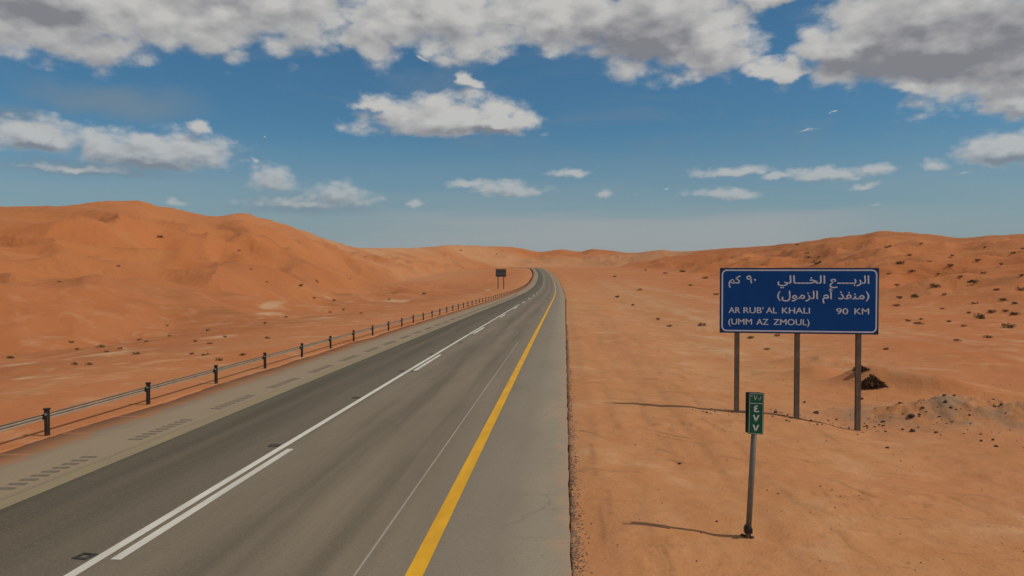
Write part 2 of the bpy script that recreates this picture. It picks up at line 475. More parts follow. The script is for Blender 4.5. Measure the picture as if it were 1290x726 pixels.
# ------------------------------------------------------------------ materials
def mat(name, col, rough=0.6, metal=0.0, vary=0.15, scale=8.0, bump=0.0, bscale=60.0, spec=0.4, dust=None):
    m = bpy.data.materials.new(name); m.use_nodes = True
    g = G(m.node_tree)
    b = g.n['Principled BSDF']
    b.inputs['Roughness'].default_value = rough
    b.inputs['Metallic'].default_value = metal
    b.inputs['Specular IOR Level'].default_value = spec
    co = g.new('ShaderNodeTexCoord').outputs['Object']
    n = g.noise(co, scale, 5.0, 0.6)
    lo = tuple(c * (1 - vary) for c in col); hi = tuple(min(1, c * (1 + vary)) for c in col)
    c = g.mix(g.ss(n, 0.3, 0.7), lo, hi)
    if dust:
        n2 = g.noise(co, scale * 0.35, 6.0, 0.65)
        c = g.mix(g.mul(g.ss(n2, 0.42, 0.72), dust[1]), c, dust[0])
    g.l.new(c, b.inputs['Base Color'])
    if bump > 0:
        bn = g.new('ShaderNodeBump'); bn.inputs['Strength'].default_value = bump; bn.inputs['Distance'].default_value = 0.01
        g.put(bn.inputs['Height'], g.noise(co, bscale, 4.0, 0.6))
        g.l.new(bn.outputs[0], b.inputs['Normal'])
    return m
SAND_DUST = (0.42, 0.24, 0.13)

def sand_material():
    m = bpy.data.materials.new('sand'); m.use_nodes = True
    g = G(m.node_tree); b = g.n['Principled BSDF']
    b.inputs['Roughness'].default_value = 0.95
    b.inputs['Specular IOR Level'].default_value = 0.12
    geo = g.new('ShaderNodeNewGeometry')
    P = geo.outputs['Position']
    big = g.noise(P, 0.012, 4.0, 0.55, 0.4)
    mid = g.noise(P, 0.09, 5.0, 0.6, 0.5)
    fine = g.noise(P, 1.3, 6.0, 0.65)
    grain = g.noise(P, 22.0, 3.0, 0.6)
    c = g.mix(g.ss(big, 0.35, 0.66), (0.430, 0.126, 0.035), (0.460, 0.154, 0.050))
    c = g.mix(g.mul(g.ss(mid, 0.45, 0.75), 0.5), c, (0.485, 0.188, 0.070))
    c = g.mix(g.mul(g.attr('red'), 0.85), c, (0.340, 0.106, 0.034))
    olv = g.ss(g.noise(P, 0.028, 6.0, 0.64, 0.9), 0.50, 0.70)
    c = g.mix(g.mul(olv, 0.45), c, (0.445, 0.190, 0.066))
    rds = g.ss(g.noise(g.v('ADD', P, (311.0, 97.0, 0.0)), 0.040, 5.0, 0.60, 0.9), 0.52, 0.70)
    c = g.mix(g.mul(rds, 0.55), c, (0.430, 0.122, 0.040))
    c = g.mix(g.mul(g.attr('tan'), 0.9), c, g.mix(g.ss(fine, 0.3, 0.75), (0.440, 0.205, 0.080), (0.525, 0.285, 0.130)))
    c = g.mix(g.mul(g.attr('pale'), g.ss(fine, 0.2, 0.6, 0.55, 1.0)), c, (0.54, 0.37, 0.21))
    c = g.mix(g.mul(g.attr('grey'), g.ss(fine, 0.25, 0.65, 0.3, 1.0)), c, (0.215, 0.165, 0.112))
    c = g.mix(g.ss(fine, 0.25, 0.8, 0.0, 0.25), c, (0.33, 0.13, 0.05))
    c = g.mix(g.mul(g.ss(g.noise(g.v('MULTIPLY', P, (1.0, 0.6, 1.0)), 0.035, 6.0, 0.62, 0.8), 0.5, 0.72), g.mul(g.attr('dune'), 0.55)), c, (0.30, 0.115, 0.040))
    rotv = g.new('ShaderNodeVectorRotate', rotation_type='Z_AXIS'); g.put(rotv.inputs['Vector'], P); rotv.inputs['Angle'].default_value = 0.28
    sc_v = g.v('MULTIPLY', rotv.outputs[0], (0.55, 3.2, 1.0))
    scuff = g.mul(g.ss(g.noise(sc_v, 1.0, 5.0, 0.62, 0.6), 0.55, 0.68), g.ss(g.noise(P, 0.22, 3.0, 0.55), 0.44, 0.56))
    c = g.mix(g.mul(scuff, 0.55), c, (0.27, 0.125, 0.056))
    pale_s = g.mul(g.ss(g.noise(P, 0.40, 6.0, 0.66, 0.6), 0.50, 0.70), 0.60)
    c = g.mix(g.mul(pale_s, g.sub(1.0, g.attr('dune'))), c, (0.55, 0.315, 0.165))
    warm = g.ss(g.noise(P, 0.16, 4.0, 0.6, 0.4), 0.42, 0.66)
    c = g.mix(g.mul(g.mul(warm, 0.45), g.sub(1.0, g.attr('dune'))), c, (0.47, 0.175, 0.072))
    c = g.mix(g.mul(g.attr('track'), 0.85), c, (0.215, 0.098, 0.042))
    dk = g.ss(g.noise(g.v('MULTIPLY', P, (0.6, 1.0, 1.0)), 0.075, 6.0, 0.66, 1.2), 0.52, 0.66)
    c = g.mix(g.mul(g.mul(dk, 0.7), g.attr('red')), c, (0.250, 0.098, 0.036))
    # scattered dark grit and pale crumbs
    crumb = g.noise(P, 5.0, 2.0, 0.5)
    c = g.mix(g.mul(g.ss(crumb, 0.70, 0.78), 0.55), c, (0.17, 0.10, 0.06))
    c = g.mix(g.ss(grain, 0.3, 0.75, 0.0, 0.20), c, (0.55, 0.30, 0.14))
    g.l.new(c, b.inputs['Base Color'])
    # wind ripple and footworn relief
    wv = g.new('ShaderNodeTexWave'); wv.inputs['Scale'].default_value = 1.7; wv.inputs['Distortion'].default_value = 5.0
    wv.inputs['Detail'].default_value = 3.0; wv.inputs['Detail Scale'].default_value = 1.2
    g.put(wv.inputs['Vector'], g.v('MULTIPLY', P, (0.55, 1.0, 1.0)))
    h = g.add(g.mul(fine, 0.6), g.mul(grain, 0.10))
    h = g.add(h, g.mul(g.mul(wv.outputs['Fac'], g.ss(mid, 0.4, 0.65)), 0.03))
    bn = g.new('ShaderNodeBump'); bn.inputs['Strength'].default_value = 0.6; bn.inputs['Distance'].default_value = 0.18
    g.put(bn.inputs['Height'], h)
    mid_b = g.new('ShaderNodeBump'); mid_b.inputs['Strength'].default_value = 0.55; mid_b.inputs['Distance'].default_value = 2.2
    g.put(mid_b.inputs['Height'], g.mul(mid, g.attr('dune')))
    g.l.new(bn.outputs[0], mid_b.inputs['Normal'])
    g.l.new(mid_b.outputs[0], b.inputs['Normal'])
    return m

def asphalt_material():
    m = bpy.data.materials.new('asphalt'); m.use_nodes = True
    g = G(m.node_tree); b = g.n['Principled BSDF']
    b.inputs['Roughness'].default_value = 0.88
    b.inputs['Specular IOR Level'].default_value = 0.25
    uv = g.new('ShaderNodeUVMap', uv_map='road').outputs[0]
    s = g.sep(uv)
    t, along = s[0], s[1]
    long_ = g.xyz(t, g.mul(along, 0.03), 0.0)
    blotch = g.noise(g.xyz(t, g.mul(along, 0.35), 0.0), 0.55, 5.0, 0.6)
    streak = g.noise(long_, 2.4, 5.0, 0.6)
    streak2 = g.noise(long_, 0.9, 3.0, 0.5)
    grain = g.noise(uv, 34.0, 3.0, 0.75)
    tt = g.add(t, g.mul(g.sub(streak2, 0.5), 0.5))
    # bands across the carriageway: right shoulder, right lane, left lane, dusty left shoulder
    lane = g.mix(g.ss(streak, 0.3, 0.7), (0.135, 0.107, 0.071), (0.195, 0.151, 0.101))
    lanel = g.mix(g.ss(streak, 0.3, 0.7), (0.078, 0.062, 0.037), (0.112, 0.089, 0.056))
    c = g.mix(g.ss(t, -5.7, -5.3), lanel, lane)
    # worn paler bands between wheel tracks
    def band(c0, wdt):
        return g.ss(g.m('ABSOLUTE', g.sub(tt, c0)), wdt, 0.0)
    pale = (0.260, 0.198, 0.132)
    c = g.mix(g.mul(band(-5.75, 1.25), 0.50), c, (0.190, 0.152, 0.104))
    c = g.mix(g.mul(band(-4.85, 0.6), 0.45), c, pale)
    c = g.mix(g.mul(band(-3.25, 0.55), 0.50), c, pale)
    c = g.mix(g.mul(band(-2.1, 0.7), 0.45), c, pale)
    c = g.mix(g.mul(band(-7.0, 0.4), 0.18), c, pale)
    sh = g.mix(g.ss(blotch, 0.3, 0.7), (0.215, 0.173, 0.122), (0.270, 0.220, 0.158))
    c = g.mix(g.ss(tt, -2.5, -0.9), c, sh)
    shl = g.mix(g.ss(blotch, 0.3, 0.7), (0.270, 0.195, 0.120), (0.335, 0.246, 0.152))
    c = g.mix(g.ss(tt, -8.0, -8.45), c, shl)
    # drifted sand along both edges
    c = g.mix(g.mul(g.ss(g.add(t, g.mul(g.sub(g.noise(uv, 1.6, 5.0, 0.65), 0.5), 0.9)), -0.22, 0.12), 0.6), c, (0.36, 0.215, 0.125))
    spill = g.mul(g.ss(g.noise(g.xyz(t, g.mul(along, 0.22), 3.0), 1.1, 6.0, 0.65), 0.52, 0.72), g.ss(t, -1.2, 0.0))
    c = g.mix(g.mul(spill, 0.40), c, (0.40, 0.25, 0.145))
    crack_n = g.new('ShaderNodeTexVoronoi', feature='DISTANCE_TO_EDGE'); crack_n.inputs['Scale'].default_value = 0.42
    g.put(crack_n.inputs['Vector'], g.v('ADD', g.xyz(t, g.mul(along, 0.35), 0.0), g.scale(g.noise(uv, 2.2, 4.0, 0.6, out=1), 0.5)))
    crack = g.mul(g.ss(crack_n.outputs['Distance'], 0.012, 0.003), g.ss(g.noise(uv, 0.16, 2.0, 0.5), 0.5, 0.62))
    c = g.mix(g.mul(g.mul(crack, g.ss(t, -8.2, -7.8)), 0.22), c, (0.05, 0.042, 0.03))
    c = g.mix(g.ss(blotch, 0.35, 0.75, 0.0, 0.22), c, (0.085, 0.070, 0.048))
    c = g.mix(g.ss(grain, 0.52, 0.75, 0.0, 0.40), c, (0.34, 0.285, 0.20))
    speck = g.noise(uv, 13.0, 3.0, 0.8)
    c = g.mix(g.ss(speck, 0.56, 0.74, 0.0, 0.40), c, (0.30, 0.25, 0.18))
    c = g.mix(g.ss(speck, 0.42, 0.27, 0.0, 0.40), c, (0.055, 0.046, 0.033))
    c = g.mix(g.ss(grain, 0.45, 0.25, 0.0, 0.45), c, (0.045, 0.038, 0.027))
    edge_n = g.noise(g.xyz(t, g.mul(along, 0.6), 0.0), 1.5, 7.0, 0.7)
    te = g.add(t, g.mul(g.sub(edge_n, 0.5), 1.3))
    c = g.mix(g.ss(te, -9.7, -10.15), c, (0.43, 0.180, 0.070))
    g.l.new(c, b.inputs['Base Color'])
    bn = g.new('ShaderNodeBump'); bn.inputs['Strength'].default_value = 0.35; bn.inputs['Distance'].default_value = 0.01
    g.put(bn.inputs['Height'], grain)
    g.l.new(bn.outputs[0], b.inputs['Normal'])
    return m

def paint_material(name, col, wear, under=(0.12, 0.10, 0.075), edge=0.5):
    m = bpy.data.materials.new(name); m.use_nodes = True
    g = G(m.node_tree); b = g.n['Principled BSDF']
    b.inputs['Roughness'].default_value = 0.7
    b.inputs['Specular IOR Level'].default_value = 0.3
    uv = g.new('ShaderNodeUVMap', uv_map='road').outputs[0]
    n = g.noise(uv, 26.0, 5.0, 0.75)
    n2 = g.noise(g.v('MULTIPLY', uv, (1.0, 0.25, 1.0)), 3.0, 4.0, 0.6)
    c = g.mix(g.ss(n2, 0.35, 0.7), tuple(0.82 * k for k in col), col)
    c = g.mix(g.mul(g.ss(g.add(n, g.mul(n2, 0.35)), 0.50 + wear, 0.34 + wear), 0.75), c, under)
    g.l.new(c, b.inputs['Base Color'])
    return m

M = {}
M['sand'] = sand_material()
M['asphalt'] = asphalt_material()
M['white_paint'] = paint_material('white_road_paint', (0.66, 0.61, 0.51), 0.07)
M['yellow_paint'] = paint_material('yellow_road_paint', (0.74, 0.37, 0.012), 0.03)
M['faded_paint'] = paint_material('faded_yellow_paint', (0.29, 0.22, 0.105), 0.25, (0.27, 0.21, 0.135))
M['seam'] = paint_material('seam_sealant', (0.36, 0.31, 0.24), 0.14)
M['groove'] = mat('shaded_milled_groove', (0.150, 0.118, 0.080), 0.9, vary=0.3)  # flat bars: clean dark asphalt plus groove shadow painted into the colour
M['tar'] = mat('old_tar', (0.035, 0.030, 0.026), 0.85, vary=0.3)
M['rail'] = mat('dusty_zinc', (0.27, 0.205, 0.145), 0.85, 0.0, 0.12, 3.0, dust=(SAND_DUST, 0.6))
M['post'] = mat('dark_post_steel', (0.050, 0.042, 0.034), 0.7, 0.2, 0.25, 9.0, dust=((0.20, 0.12, 0.07), 0.5))
M['cap'] = mat('black_cap', (0.022, 0.019, 0.017), 0.6, 0.0, 0.3)
M['bolt'] = mat('bright_bolt', (0.55, 0.52, 0.46), 0.4, 0.6, 0.1)
M['blue'] = mat('blue_sign_sheet', (0.006, 0.075, 0.30), 0.7, 0.0, 0.08, 1.2, spec=0.15)
M['navy'] = mat('sign_plate_edge', (0.020, 0.032, 0.070), 0.6, 0.1, 0.1)
M['letter'] = mat('sign_white', (0.66, 0.72, 0.80), 0.55, 0.0, 0.08, 2.0)
M['steel'] = mat('brown_grey_post', (0.170, 0.142, 0.108), 0.6, 0.25, 0.18, 5.0, dust=((0.27, 0.18, 0.11), 0.4))
M['greypost'] = mat('grey_post', (0.165, 0.155, 0.130), 0.55, 0.3, 0.15, 5.0, dust=((0.27, 0.18, 0.11), 0.35))
M['green'] = mat('green_sign_sheet', (0.006, 0.125, 0.055), 0.5, 0.0, 0.08, 3.0, spec=0.3)
M['greenedge'] = mat('green_sign_edge', (0.020, 0.040, 0.030), 0.6, 0.1, 0.1)
M['signback'] = mat('sign_back', (0.085, 0.080, 0.075), 0.6, 0.2, 0.1)
M['twig'] = mat('dry_twig', (0.105, 0.070, 0.040), 0.9, vary=0.3, spec=0.1)
M['root'] = mat('dead_root', (0.120, 0.072, 0.042), 0.95, vary=0.4, spec=0.05)
M['leaf'] = mat('shrub_leaf', (0.120, 0.090, 0.043), 0.85, vary=0.35, scale=5.0, spec=0.15)
M['stone'] = mat('dark_stone', (0.070, 0.050, 0.036), 0.9, vary=0.35, scale=14.0, bump=0.5, bscale=30, spec=0.15)
M['pale_stone'] = mat('pale_stone', (0.42, 0.32, 0.22), 0.9, vary=0.2, scale=14.0, spec=0.15)
M['gravel'] = mat('edge_gravel', (0.17, 0.125, 0.095), 0.9, vary=0.5, scale=3.0, spec=0.15)

# ------------------------------------------------------------------ ground sheet
def build_ground():
    fine = np.radians(np.arange(-41, 41.001, 0.1))
    rest = np.radians(np.concatenate([np.arange(43, 317.1, 1.5)]))
    ph = np.concatenate([fine, rest])
    rr = np.concatenate([[0.6, 1.2, 2.0, 2.8], np.geomspace(3.4, 7.9, 70), np.geomspace(8, 32, 460), np.geomspace(32.3, 130, 140), np.geomspace(131.5, 3800, 240)])
    PH, RR = np.meshgrid(ph, rr, indexing='ij')
    X = RR * np.sin(PH); Y = RR * np.cos(PH)
    Z = height(X, Y)
    n, k = X.shape
    V = np.stack([X.ravel(), Y.ravel(), Z.ravel()], 1)
    V = np.vstack([V, [[0, 0, ground(0, 0)]]])
    i = np.arange(n)[:, None]; j = np.arange(k - 1)[None, :]
    a = i * k + j; b = ((i + 1) % n) * k + j
    Fq = np.stack([a, a + 1, b + 1, b], -1).reshape(-1, 4)
    cap = np.stack([np.arange(n) * k, ((np.arange(n) + 1) % n) * k, np.full(n, n * k)], 1)
    me = bpy.data.meshes.new('desert_ground')
    nv = len(V)
    me.vertices.add(nv); me.vertices.foreach_set('co', V.astype(np.float32).ravel())
    loops = np.concatenate([Fq.ravel(), cap.ravel()]).astype(np.int32)
    me.loops.add(len(loops)); me.loops.foreach_set('vertex_index', loops)
    npoly = len(Fq) + len(cap)
    me.polygons.add(npoly)
    ls = np.concatenate([np.arange(len(Fq)) * 4, len(Fq) * 4 + np.arange(len(cap)) * 3]).astype(np.int32)
    me.polygons.foreach_set('loop_start', ls)
    me.polygons.foreach_set('use_smooth', np.ones(npoly, bool))
    me.update(calc_edges=True)
    # stains of the ground itself
    x, y, z = V[:, 0], V[:, 1], V[:, 2]
    t = road_t(x, y); r = np.hypot(x, y)
    yy = np.maximum(y, 1.0)
    jagged = fbm(x / 2.6, y / 4.5, 4, 5, 0.6)
    def patch(px, py, hw, hh):
        c = hit(px, py)
        dd = c.y
        sx = hw / 1000 * dd
        sy = max(hh / 1000 * dd * dd / max(1.0, (CAM_H - c.z)), 0.4)
        return np.clip(1.1 - 1.5 * (((x - c.x) / sx) ** 2 + ((y - c.y) / sy) ** 2) + 1.5 * jagged, 0, 1)
    pale = np.zeros(nv)
    for p in [(20, 459, 38, 4), (129, 446, 52, 4), (274, 425, 30, 4), (337, 396, 14, 4), (400, 402, 28, 2), (190, 446, 10, 2), (152, 458, 12, 2),
              (264, 438, 9, 2), (29, 477, 16, 2), (78, 477, 26, 2), (160, 484, 14, 2), (499, 380, 24, 2), (410, 401, 16, 1.5), (614, 366, 6, 1.5), (345, 385, 14, 2.5),
              (862, 459, 18, 2)]:
        pale = np.maximum(pale, 0.85 * patch(*p))
    # pan of paler hard ground far ahead and beside the carriageway
    pan = sstep(y, 230, 420) * (1 - sstep(y, 760, 900)) * sstep(-t, 25, 70) * np.clip(0.5 + fbm(x / 70, y / 60, 3, 8), 0, 1)
    pale = np.maximum(pale, 0.55 * pan)
    strip = sstep(y, 700, 780) * (1 - sstep(y, 880, 1000))
    pale = np.maximum(pale, 0.35 * strip)
    right = t - T_RIGHT
    veg = np.exp(-((right - 6.5 - 0.045 * y) / (2.2 + 0.015 * y)) ** 2) * np.clip(fbm(x / 2.2, y / 7, 4, 15) * 2.2, 0, 1) * sstep(y, 22, 45) * (1 - sstep(y, 90, 180))
    pale = np.maximum(pale, 0.75 * veg)
    tan = (t > -5) * (1 - sstep(right, 5 + 0.03 * yy, 16 + 0.12 * yy)) * np.clip(0.75 + 0.6 * fbm(x / 9, y / 14, 3, 25), 0, 1)
    tan = tan * (1 - 0.75 * sstep(y, 160, 420))
    tan = np.maximum(tan, (t < -5) * 0.5 * sstep(-t, 24, 15) * np.clip(0.5 + fbm(x / 6, y / 12, 3, 26), 0, 1))
    ph_ = np.arctan2(x, y)
    u = (r - f_r0(ph_)) / (f_R(ph_) - f_r0(ph_))
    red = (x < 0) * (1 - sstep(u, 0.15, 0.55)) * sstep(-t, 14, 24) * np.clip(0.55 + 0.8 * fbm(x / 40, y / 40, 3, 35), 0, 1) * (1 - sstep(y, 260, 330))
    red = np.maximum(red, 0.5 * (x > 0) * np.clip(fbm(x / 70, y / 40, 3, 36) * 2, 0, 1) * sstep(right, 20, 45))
    grey = np.clip(1.5 * G2(x, y, 11.2, 20.9, 2.7, 1.1, -0.2) + 1.1 * G2(x, y, 14.0, 19.2, 2.6, 0.8, -0.5) + 0.45 * G2(x, y, 7.6, 20.6, 2.2, 0.7)
                   + 0.5 * G2(x, y, 12.6, 26.6, 1.4, 0.7, -0.3) + 0.4 * G2(x, y, 13, 33.6, 1.8, 0.7), 0, 1) * np.clip(0.55 + 1.3 * fbm(x / 1.0, y / 1.0, 4, 45), 0, 1)
    dune = sstep(u, 0.0, 0.3)
    rutm = 0
    for (o_, a_, b_, sd, wd) in ((1.15, .35, 8, 201, .09), (1.9, .5, 9, 17, .07), (2.75, .4, 10, 203, .09), (3.5, .9, 12, 18, .07), (0.55, .15, 6, 205, .06)):
        cen = o_ + a_ * fbm(y / b_, y * 0 + (5 if sd == 18 else 0), 2, sd)
        rutm = np.maximum(rutm, 0.26 * np.exp(-((right - cen) / (0.6 * wd + 0.0035 * r)) ** 2))
    track = rutm * np.clip(0.5 + 1.5 * fbm(x / 2.0, y / 4.0, 4, 207), 0, 1) * (1 - sstep(r, 60, 140))
    for (ax, ay, bx, by, wd, kk) in ((730, 543, 763, 553, .05, 1), (738, 549, 768, 556, .04, .7), (818, 543, 874, 554, .06, 1), (824, 547, 890, 560, .05, .9), (833, 568, 849, 574, .07, 1),
            (845, 581, 862, 585, .06, 1), (975, 560, 1025, 576, .05, .5), (1062, 610, 1104, 628, .05, .7), (1000, 578, 1020, 582, .05, .7), (836, 690, 850, 722, .04, .7), (890, 532, 915, 545, .05, .6),
            (768, 620, 772, 650, .05, .6), (745, 560, 752, 600, .06, .6), (758, 640, 764, 690, .05, .6), (1205, 630, 1250, 650, .08, .5), (1030, 540, 1060, 560, .06, .5)):
        pa, pb = hit(ax, ay), hit(bx, by)
        dx_, dy_ = pb.x - pa.x, pb.y - pa.y
        L2 = dx_ * dx_ + dy_ * dy_
        q_ = np.clip(((x - pa.x) * dx_ + (y - pa.y) * dy_) / L2, 0, 1)
        dist = np.hypot(x - pa.x - q_ * dx_ + 0.05 * jagged, y - pa.y - q_ * dy_)
        track = np.maximum(track, kk * np.exp(-(dist / (wd * 0.95)) ** 2) * np.clip(0.95 + fbm(x / .4, y / .4, 2, 301), 0, 1))
    for o_ in (10.5, 12.4, 19.0, 21.0):
        lane_ = np.exp(-((right - o_ - 1.2 * fbm(y / 40, y * 0 + o_, 2, 209) - 0.02 * yy) / (0.35 + 0.004 * r)) ** 2)
        pale = np.maximum(pale, 0.55 * lane_ * sstep(y, 24, 50) * (1 - sstep(y, 200, 420)) * np.clip(0.5 + fbm(x / 5, y / 20, 3, 211), 0, 1))
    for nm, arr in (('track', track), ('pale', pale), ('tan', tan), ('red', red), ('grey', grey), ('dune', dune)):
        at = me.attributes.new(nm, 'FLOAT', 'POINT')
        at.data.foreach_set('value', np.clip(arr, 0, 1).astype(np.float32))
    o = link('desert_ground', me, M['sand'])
    tag(o, 'orange desert sand with high dunes left, far ahead and right', kind='structure')
    return o
build_ground()

# ------------------------------------------------------------------ road
def road_point(t, y, dz=0.0):
    dx = road_dx(y); n = np.sqrt(1 + dx * dx)
    return np.stack([road_x(y) + t / n, y - t * dx / n, road_z(y) + dz + 0 * t], -1)
Y_SAMPLES = np.concatenate([np.arange(-120, 10, 5.0), np.arange(10, 60, 0.5), np.arange(60, 200, 2.0), np.arange(200, 640, 5.0), np.arange(640, 722.1, 2.0)])
def strip(name, ys, ts, dz, material, parent=None, edge=None, thick=0.0):
    ys = np.asarray(ys, float)
    nt = len(ts)
    V = []
    for k, t in enumerate(ts):
        tt = np.full(len(ys), float(t))
        if edge and k in (0, nt - 1):
            tt = tt + edge[0 if k == 0 else 1] * fbm(ys / (4.5 if k == 0 else 1.3), ys * 0 + k * 9.1, 3 if k == 0 else 4, 55, 0.5 if k == 0 else 0.65)
        V.append(road_point(tt, ys, dz))
    T = np.stack([np.full(len(ys), float(t)) for t in ts], 1)
    V = np.stack(V, 1)
    ny = len(ys)
    i = np.arange(ny - 1)[:, None]; j = np.arange(nt - 1)[None, :]
    a = i * nt + j
    Fq = np.stack([a, a + 1, a + nt + 1, a + nt], -1).reshape(-1, 4)
    VV = V.reshape(-1, 3); UV = np.stack([T.ravel(), np.repeat(ys, nt)], 1)
    if thick > 0:
        # turned-down edges
        n0 = len(VV)
        low = VV.copy(); low[:, 2] -= thick
        ei = np.concatenate([np.arange(ny) * nt, np.arange(ny) * nt + nt - 1])
        VV = np.vstack([VV, low[ei]]); UV = np.vstack([UV, UV[ei]])
        L = np.arange(ny - 1)
        f1 = np.stack([L * nt, (L + 1) * nt, n0 + L + 1, n0 + L], 1)
        f2 = np.stack([L * nt + nt - 1, n0 + ny + L, n0 + ny + L + 1, (L + 1) * nt + nt - 1], 1)
        Fq = np.vstack([Fq, f1, f2])
    me = fast_mesh(name, VV, Fq, True)
    uvl = me.uv_layers.new(name='road')
    li = np.zeros(len(me.loops), np.int32); me.loops.foreach_get('vertex_index', li)
    uvl.data.foreach_set('uv', UV[li].astype(np.float32).ravel())
    return link(name, me, material, parent)
road = strip('asphalt_road', np.unique(np.concatenate([Y_SAMPLES, np.arange(6, 45, 0.08)])), [T_LEFT, -9.5, -8.2, -7, -5.5, -4, -2.8, -1.66, -0.8, T_RIGHT], 0.0, M['asphalt'],
             edge=(0.40, 0.05), thick=0.14)
tag(road, 'grey asphalt road running straight ahead and bending left far away', kind='structure')
PZ = 0.005
def span(a, b, step=0.25):
    if a > 60: step = 1.5
    return np.linspace(a, b, max(3, int((b - a) / step) + 1))
strip('edge_line', span(-100, 700, 0.5), [-1.76, -1.56], PZ, M['yellow_paint'], road)['label'] = 'solid yellow line between right lane and shoulder'
strip('edge_line', span(-100, 700, 0.5), [-8.28, -7.98], PZ, M['faded_paint'], road)['label'] = 'faded dusty yellow line at the left shoulder'
strip('centre_line', span(-100, 96, 0.5), [-5.525, -5.395], PZ, M['white_paint'], road)['label'] = 'solid white line in the middle of the road'
k = -3
while 9.28 + 18.4 * k < 640:
    y0 = 8.87 + 18.4 * k
    if y0 < 96:
        strip('lane_dash', span(y0, y0 + 5.95), [-5.305, -5.175], PZ, M['white_paint'], road)
    else:
        strip('lane_dash', span(y0, y0 + 6.5), [-5.44, -5.29], PZ, M['white_paint'], road)
    k += 1
strip('seam_line', span(4, 40, 0.25), [-2.335, -2.305], PZ * 0.8, M['seam'], road)['label'] = 'thin pale seam along the right lane'
# rumble strip grooves on the left shoulder, in groups of nine
gy = 8.0
groove_me = None
gi = 0
while gy < 150:
    if gy < 45:
        for q in range(9):
            y0 = gy + q * 0.27
            p = road_point(np.array(-8.70), np.array(y0), 0.004)
            if groove_me is None:
                bm = bmesh.new()
                vs = [bm.verts.new(c) for c in ((-0.135, -0.065, 0), (0.135, -0.065, 0), (0.145, 0.0, .002), (0.135, 0.065, 0), (-0.135, 0.065, 0), (-0.145, 0.0, .002))]
                bm.faces.new(vs)
                groove_me = bpy.data.meshes.new('rumble_bar'); bm.to_mesh(groove_me); bm.free()
            o = link('rumble_bar', groove_me, M['groove'], road)
            o.location = p; o.rotation_euler = (0, 0, -0.066)
    else:
        mb = MB()
        for q in range(9):
            p = road_point(np.array(-8.70), np.array(gy + q * 0.27), 0.004)
            vs = [mb.bm.verts.new(Vector(p) + Vector(c)) for c in ((-0.135, -0.065, 0), (0.135, -0.065, 0), (0.135, 0.065, 0), (-0.135, 0.065, 0))]
            mb.bm.faces.new(vs)
        o = link('rumble_bars', mb.mesh('rumble_bars'), M['groove'], road)
        o['kind'] = 'stuff'
    gy += 3.75
# tar pads of lost road studs beside the white line
pad_me = None
for q in range(-1, 14):
    y0 = 8.95 + 6.13 * q
    for tt in ([-5.66] if q % 2 == 0 or q < 2 else [-5.68, -5.23]):
        if pad_me is None:
            mb = MB()
            o_ = [(-.10, -.095), (.09, -.10), (.10, .095), (-.095, .10)]; i_ = [(-.05, -.055), (.05, -.05), (.045, .055), (-.055, .05)]
            ro = [mb.bm.verts.new((a, b, .008)) for a, b in o_]; ri = [mb.bm.verts.new((a, b, .008)) for a, b in i_]
            rl = [mb.bm.verts.new((a * 1.06, b * 1.06, -.002)) for a, b in o_]
            for q_ in range(4):
                w_ = (q_ + 1) % 4
                mb.bm.faces.new((ro[q_], ro[w_], ri[w_], ri[q_])); mb.bm.faces.new((rl[q_], rl[w_], ro[w_], ro[q_]))
            pad_me = mb.mesh('stud_pad')
        o = link('stud_pad', pad_me, M['tar'], road)
        o.location = road_point(np.array(tt), np.array(y0), 0.003); o.rotation_euler = (0, 0, rnd.uniform(-.3, .2))

